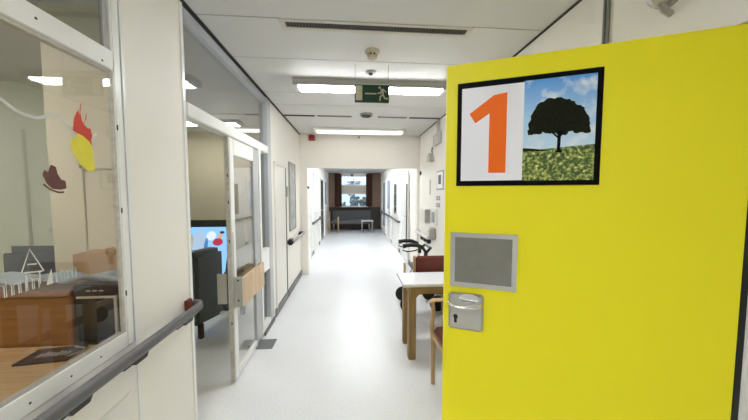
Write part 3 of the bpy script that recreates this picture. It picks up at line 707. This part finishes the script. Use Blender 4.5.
# ------------------------------------------------------------------ office behind the window
st(MB().box(-1.635, -1.05, 1.75, 1.83, 0, Z).box(-1.10, -1.05, 1.60, 1.75, 0, Z).box(-1.05, -.975, 1.60, 1.64, 0, Z).build('wall_office_right', 'beigewall'), 'beige wall of the office beside the window', 'wall')
st(MB().box(-1.72, -1.635, 1.75, 2.952, 0, Z).build('wall_office_corner', 'beigewall'), 'beige return wall between office and day room', 'wall')
st(MB().box(-4.4, -1.72, 2.95, 3.02, 0, Z).build('wall_office_back', 'greenwall'), 'pale green back wall of the office', 'wall')
st(MB().box(-4.4, -4.3, -5, 5.2, 0, Z).build('wall_office_left', 'greenwall'), 'pale green far left wall', 'wall')
st(MB().box(-4.3, 3.2, -5, -4.9, 0, Z).build('wall_near', 'wall2'), 'cream wall behind the camera', 'wall')
d = thing('door_13', 'pale door in the back wall of the office', 'door', (-3.3, 2.95, 0), kind='structure')
MB().box(-4.0, -3.14, 2.93, 2.95, 0, 2.05, .003).build('door_leaf', 'greenwall', d)
MB().box(-3.14, -3.08, 2.915, 2.95, 0, 2.10, .004).build('door_frame', 'greenwall', d)
MB().cyl((-2.86, 2.95, 1.15), (-2.86, 2.90, 1.15), .028).build('door_handle', 'steel', d)
d = thing('door_14', 'beige panel standing in for corridor doors reflected in the window', 'door', (-1.35, 1.75, 0), kind='structure')  # panel shaped after corridor doors reflected in the glass
MB().box(-1.53, -1.20, 1.742, 1.75, 1.15, 1.62, .003).build('panel', 'beigewall', d)
MB().box(-1.55, -1.53, 1.735, 1.75, .9, 1.66, .002).box(-1.20, -1.18, 1.735, 1.75, .9, 1.66, .002).box(-1.55, -1.18, 1.735, 1.75, 1.64, 1.66, .002).build('door_frame', 'beigewall', d)

tag(MB().box(-2.9, -1.06, .35, 1.48, .715, .74, .003).build('desk_top', 'desk'), 'pale wooden desk top behind the office window', 'desk')
t = thing('wooden_cabinet', 'orange brown wooden cabinet front behind the desk top', 'cabinet', (-2.2, 1.55, .3))
MB().box(-2.9, -1.40, 1.49, 1.735, 0, .985, .003).build('body', 'orange_wood', t)
MB().box(-2.92, -1.398, 1.478, 1.738, .990, 1.018, .003).build('top_board', 'orange_wood', t)
t = thing('computer_case', 'black box with a silver rimmed window beside the cabinet', 'appliance', (-1.35, 1.6, .6))
MB().box(-1.394, -1.115, 1.49, 1.735, 0, 1.040, .006).build('body', 'black', t)
MB().box(-1.197, -1.183, 1.480, 1.49, .62, .985, .001).box(-1.372, -1.197, 1.480, 1.49, .975, .985, .001).build('rim', 'steel', t)
MB().box(-1.372, -1.197, 1.484, 1.49, .62, .972).build('glass_front', mat('smoked_glass', (.012, .016, .018), .08, var=.3, scale=6), t)
for i in range(3): MB().box(-1.33+.03*i, -1.31+.03*i, 1.488, 1.4905, 1.008, 1.015).build('marking', 'grey', t)
t = thing('cardboard_box', 'brown cardboard box behind the office glass', 'box', (-1.4, 1.64, 1.0))
MB().box(-1.487, -1.25, 1.60, 1.735, 1.042, 1.175, .002).build('body', 'card', t)
MB().tube([(-1.33, 1.61, 1.175), (-1.32, 1.61, 1.20), (-1.29, 1.61, 1.205), (-1.27, 1.61, 1.175)], .008, 8).build('handle', 'card', t, True)
# crumpled cloth on top
k = MB(); nx, ny = 34, 12; g = []
for i in range(nx+1):
    row = []
    for j in range(ny+1):
        x = -2.6+i*(1.48/nx); y = 1.482+j*(.112/ny)
        z = 1.066+.010*math.sin(i*1.1+j*.5)+.008*math.sin(i*.47-j*1.2)+.004*random.random()
        row.append(k.bm.verts.new((x, y, z)))
    g.append(row)
for i in range(nx):
    for j in range(ny): k.bm.faces.new((g[i][j], g[i+1][j], g[i+1][j+1], g[i][j+1]))
r_ = bmesh.ops.extrude_face_region(k.bm, geom=k.bm.faces[:])
for v in [e_ for e_ in r_['geom'] if isinstance(e_, bmesh.types.BMVert)]: v.co.z += .008
tag(k.build('cloth', 'cloth', None, True), 'crumpled pale grey cloth on top of the wooden cabinet', 'cloth')
t = thing('office_chair', 'slate grey office chair behind the wooden cabinet', 'chair', (-2.11, 2.42, 0))
MB().box(-2.44, -1.90, 2.10, 2.20, .62, 1.13, .06, 4).build('backrest', 'cgrey', t)
MB().box(-2.42, -1.92, 2.18, 2.62, .44, .54, .04, 3).build('seat', 'cgrey', t)
MB().cyl((-2.11, 2.42, .10), (-2.11, 2.42, .44), .03).build('column', 'black', t)
for i in range(5):
    a = i*2*math.pi/5; MB().tube([(-2.11, 2.42, .12), (-2.11+.28*math.cos(a), 2.42+.28*math.sin(a), .025)], .022, 8).build('leg', 'black', t, True)
t = thing('booklet', 'black leaflet folder with grey print lying on the desk top', 'booklet', (-1.4, 1.4, .74))
def bk(v):
    a = math.radians(8); return Vector((-1.40+v.x*math.cos(a)-v.y*math.sin(a), 1.385+v.x*math.sin(a)+v.y*math.cos(a), v.z))
MB(bk).box(-.10, .10, -.065, .065, .741, .750, .002).build('cover', mat('dark_brown_cover', (.035, .02, .018), .35), t)
k = MB(bk)
for i in range(7): k.box(-.05+i*.018, -.04+i*.018, -.022+.004*(i % 2), .012+.006*((i*2) % 3), .7502, .7508)
k.build('print', 'grey', t)
MB(bk).tube([(.06, .045, .752), (.11, .03, .752), (.118, -.005, .752), (.085, -.04, .752)], .003, 6).build('print_curve', 'grey', t)

# window decorations on the glass
gx = -.9335
def gm(v): return Vector((v.x, v.y*.984, 1.5+(v.z-1.5)*.984))   # sizes as seen on the pane

def wp(pts, name, m_, label, cat, th=.001, grp=None):
    return tag(MB(gm).prism([(gx, y, z) for y, z in pts], (th, 0, 0)).build(name, m_), label, cat, grp)
t = thing('paper_decoration', 'red and yellow paper decoration taped to the office glass', 'decoration', (gx, 1.08, 1.6))
MB(gm).prism([(gx, y, z) for y, z in [(1.050, 1.715), (1.058, 1.760), (1.072, 1.788), (1.080, 1.770), (1.090, 1.745), (1.104, 1.735), (1.116, 1.735), (1.121, 1.712), (1.116, 1.672), (1.090, 1.700), (1.070, 1.707)]], (.001, 0, 0)).build('red_shape', 'redpaper', t)
MB(gm).prism([(gx, y, z) for y, z in [(1.068, 1.708), (1.086, 1.702), (1.110, 1.685), (1.120, 1.655), (1.122, 1.620), (1.126, 1.594), (1.118, 1.580), (1.098, 1.580), (1.070, 1.600), (1.048, 1.635), (1.040, 1.668), (1.048, 1.690)]], (.0014, 0, 0)).build('yellow_shape', 'yelpaper', t)
MB(gm).tube([(gx, 1.084, 1.755), (gx, 1.080, 1.785), (gx, 1.086, 1.815)], .0012, 5).tube([(gx, 1.092, 1.745), (gx, 1.100, 1.765), (gx, 1.104, 1.785)], .0012, 5).build('antenna', 'redpaper', t)
gar = [(.60, 1.80), (.70, 1.80), (.80, 1.79), (.855, 1.755), (.895, 1.732), (.938, 1.728), (.962, 1.737), (.985, 1.750), (1.01, 1.745), (1.035, 1.725), (1.060, 1.690)]
def smooth(pts, n=6):
    out = []
    for i in range(len(pts)-1):
        p0 = pts[max(i-1, 0)]; p1 = pts[i]; p2 = pts[i+1]; p3 = pts[min(i+2, len(pts)-1)]
        for j in range(n):
            u = j/n; out.append(tuple(.5*((2*b)+(-a+c)*u+(2*a-5*b+4*c-d_)*u*u+(-a+3*b-3*c+d_)*u**3) for a, b, c, d_ in zip(p0, p1, p2, p3)))
    return out+[pts[-1]]
k = MB(gm); k.tube([(gx+.001, y, z) for y, z in smooth(gar)], .004, 6, (.0006, .0052)); k.tube([(gx+.001, y, z) for y, z in smooth([(1.118, 1.690), (1.128, 1.713), (1.140, 1.72)])], .004, 6, (.0006, .0035))
tag(k.build('chalk_garland', 'chalk'), 'wavy white chalk line drawn across the office glass', 'drawing')
# sleigh-like sticker
t = thing('window_sticker', 'small maroon sleigh sticker on the office glass', 'sticker', (gx, .98, 1.5))
MB(gm).prism([(gx, y, z) for y, z in [(.946, 1.557), (.952, 1.572), (.962, 1.566), (.972, 1.590), (.986, 1.585), (.990, 1.563), (1.000, 1.545), (1.014, 1.541), (1.016, 1.517), (.998, 1.512), (.972, 1.514), (.957, 1.530)]], (.001, 0, 0)).build('body', 'maroon', t)
MB(gm).tube([(gx+.001, .946, 1.528), (gx+.001, .965, 1.512), (gx+.001, .99, 1.503), (gx+.001, 1.006, 1.504)], .003, 6, (.0006, .003)).build('runner', 'maroon', t)
# chalk houses
def stroke(k, pts, w_=.0022): k.tube([(gx+.001, y, z) for y, z in pts], w_, 5, (.0006, w_))
k = MB(gm); stroke(k, [(.872, 1.272), (.896, 1.336), (.930, 1.262)]); stroke(k, [(.878, 1.270), (.926, 1.262)]); stroke(k, [(.882, 1.262), (.882, 1.225)]); stroke(k, [(.918, 1.262), (.918, 1.225)]); stroke(k, [(.888, 1.292), (.912, 1.288)])
tag(k.build('chalk_house', 'chalk'), 'pointed white house drawn on the office glass', 'drawing')
k = MB(gm)
for i in range(7):
    y = .80+i*.017; stroke(k, [(y, 1.215), (y, 1.245+.006*(i % 3)), (y+.012, 1.243+.004*(i % 2)), (y+.012, 1.215)], .0016)
tag(k.build('chalk_houses', 'chalk'), 'row of tiny white chalk houses left of the pointed house', 'drawing')
k = MB(gm)
for i in range(6):
    y = .955+i*.013; stroke(k, [(y, 1.215), (y, 1.240+.006*(i % 3)), (y+.009, 1.238+.004*(i % 2)), (y+.009, 1.215)], .0022)
tag(k.build('chalk_town', 'chalkblue'), 'pale blue chalk town right of the pointed house', 'drawing')
wp([(.935, 1.215), (.952, 1.262), (.956, 1.215)], 'chalk_fir', 'chalk', 'small solid white chalk triangle between the chalk houses', 'drawing')

# ------------------------------------------------------------------ day room beyond the glass doors
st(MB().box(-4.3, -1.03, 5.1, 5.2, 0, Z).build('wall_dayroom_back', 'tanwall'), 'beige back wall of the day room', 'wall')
t = thing('television', 'large lit screen showing a blue cartoon in the day room', 'television', (-2.3, 3.8, .2))
def tv(v):   # local x width, y thickness (0 = front), z along the tilted screen
    a = math.radians(20); y0 = 3.62; z0 = .24
    return Vector((v.x, y0 + v.z*math.sin(a) + v.y*math.cos(a), z0 + v.z*math.cos(a) - v.y*math.sin(a)))
MB(tv).box(-2.95, -1.60, 0, .06, 0, .96, .008).build('casing', 'black', t)
scr = MB(tv).box(-2.90, -1.635, -.002, 0, .05, .86).build('screen', emit('screen_blue', (.25, .52, .93), .30, (.02, .02, .02)), t)
def tdisc(name, cx, cz, rx_, rz_, rgb, lay, s_=1.0, n=24):
    k = MB(tv); k.prism([(cx+rx_*math.cos(2*math.pi*i/n), -.002, cz+rz_*math.sin(2*math.pi*i/n)) for i in range(n)], (0, -.0006*lay, 0)); k.build(name, emit(name+'_glow', rgb, s_*.27, (.02, .02, .02)), scr)
tdisc('white_bubble', -1.87, .74, .062, .062, (.72, .82, .92), 1)
tdisc('pale_arc', -2.02, .55, .10, .26, (.50, .66, .86), 1, .8)
tdisc('yellow_shape', -2.14, .67, .05, .10, (.55, .55, .30), 2, .7)
tdisc('dark_spot', -2.14, .64, .028, .055, (.05, .08, .10), 3, .4)
tdisc('face_shape', -1.755, .735, .035, .035, (.75, .50, .40), 2, .8)
tdisc('red_shape', -1.775, .655, .065, .050, (.55, .03, .08), 3, .8)
tdisc('orange_shape', -1.77, .48, .055, .030, (.70, .22, .12), 2, .7)
tdisc('hair_shape', -1.735, .785, .030, .018, (.05, .04, .08), 3, .4)
tdisc('blue_arc', -1.92, .60, .025, .11, (.08, .28, .60), 2, .8)
for x in (-2.6, -1.85):
    MB().box(x-.03, x+.03, 3.70, 3.78, 0, .34, .004).build('leg', 'black', t)
MB().box(-2.7, -1.75, 3.68, 3.80, .34, .38, .004).build('cross_bar', 'black', t)
t = thing('armchair', 'charcoal high backed armchair in the day room doorway', 'chair', (-1.5, 3.0, 0))
def ac(v):
    a = math.radians(-20); c_, s_ = math.cos(a), math.sin(a); return Vector((-1.575+v.x*c_-v.y*s_, 3.20+v.x*s_+v.y*c_, v.z))
k = MB(ac); k.box(-.09, .12, -.30, .10, .14, .90, .05, 4); k.build('backrest', 'dgrey', t)
MB(ac).box(-.10, .12, .10, .42, .14, .44, .04, 3).build('seat', 'dgrey', t)
MB(ac).box(.04, .12, .10, .42, .44, .60, .03, 3).build('armrest', 'dgrey', t)
for (x, y) in ((.09, -.22), (.09, .38), (-.06, .38)): MB(ac).box(x-.02, x+.02, y-.02, y+.02, 0, .15).build('leg', 'chairleg', t)

# room lamps
ceiling_lamp(-3.4, -2.0, .6, 'lit office ceiling lamp over the desk', 'lamproom', .05, .2, group=None)
ceiling_lamp(-3.0, -1.6, 4.2, 'lit day room ceiling lamp', 'lampday', .05, .2)

# ------------------------------------------------------------------ world, camera, view
wd = bpy.data.worlds.new('World'); S.world = wd; wd.use_nodes = True
bg = wd.node_tree.nodes['Background']
bg.inputs[0].default_value = (.52, .74, 1, 1); bg.inputs[1].default_value = .40

F, CX, CY, VX, VY = 281., 374., 210., 352., 193.3
yaw = math.atan((CX-VX)/F); pitch = math.atan((CY-VY)/F*math.cos(yaw))
cd = bpy.data.cameras.new('camera'); cam = bpy.data.objects.new('camera', cd); COL.objects.link(cam)
cd.sensor_width = 36; cd.lens = 36*F/748; cd.clip_start = .02
cam.location = (0, 0, 1.5); cam.rotation_euler = (math.pi/2-pitch, 0, -yaw)
S.camera = cam
S.view_settings.view_transform = 'Standard'; S.view_settings.look = 'None'; S.view_settings.gamma = 1; S.view_settings.use_curve_mapping = False
S.view_settings.exposure = 2.03
S.cycles.max_bounces = 10; S.cycles.diffuse_bounces = 6; S.cycles.transparent_max_bounces = 16; S.cycles.sample_clamp_indirect = 6
S.cycles.use_denoising = True
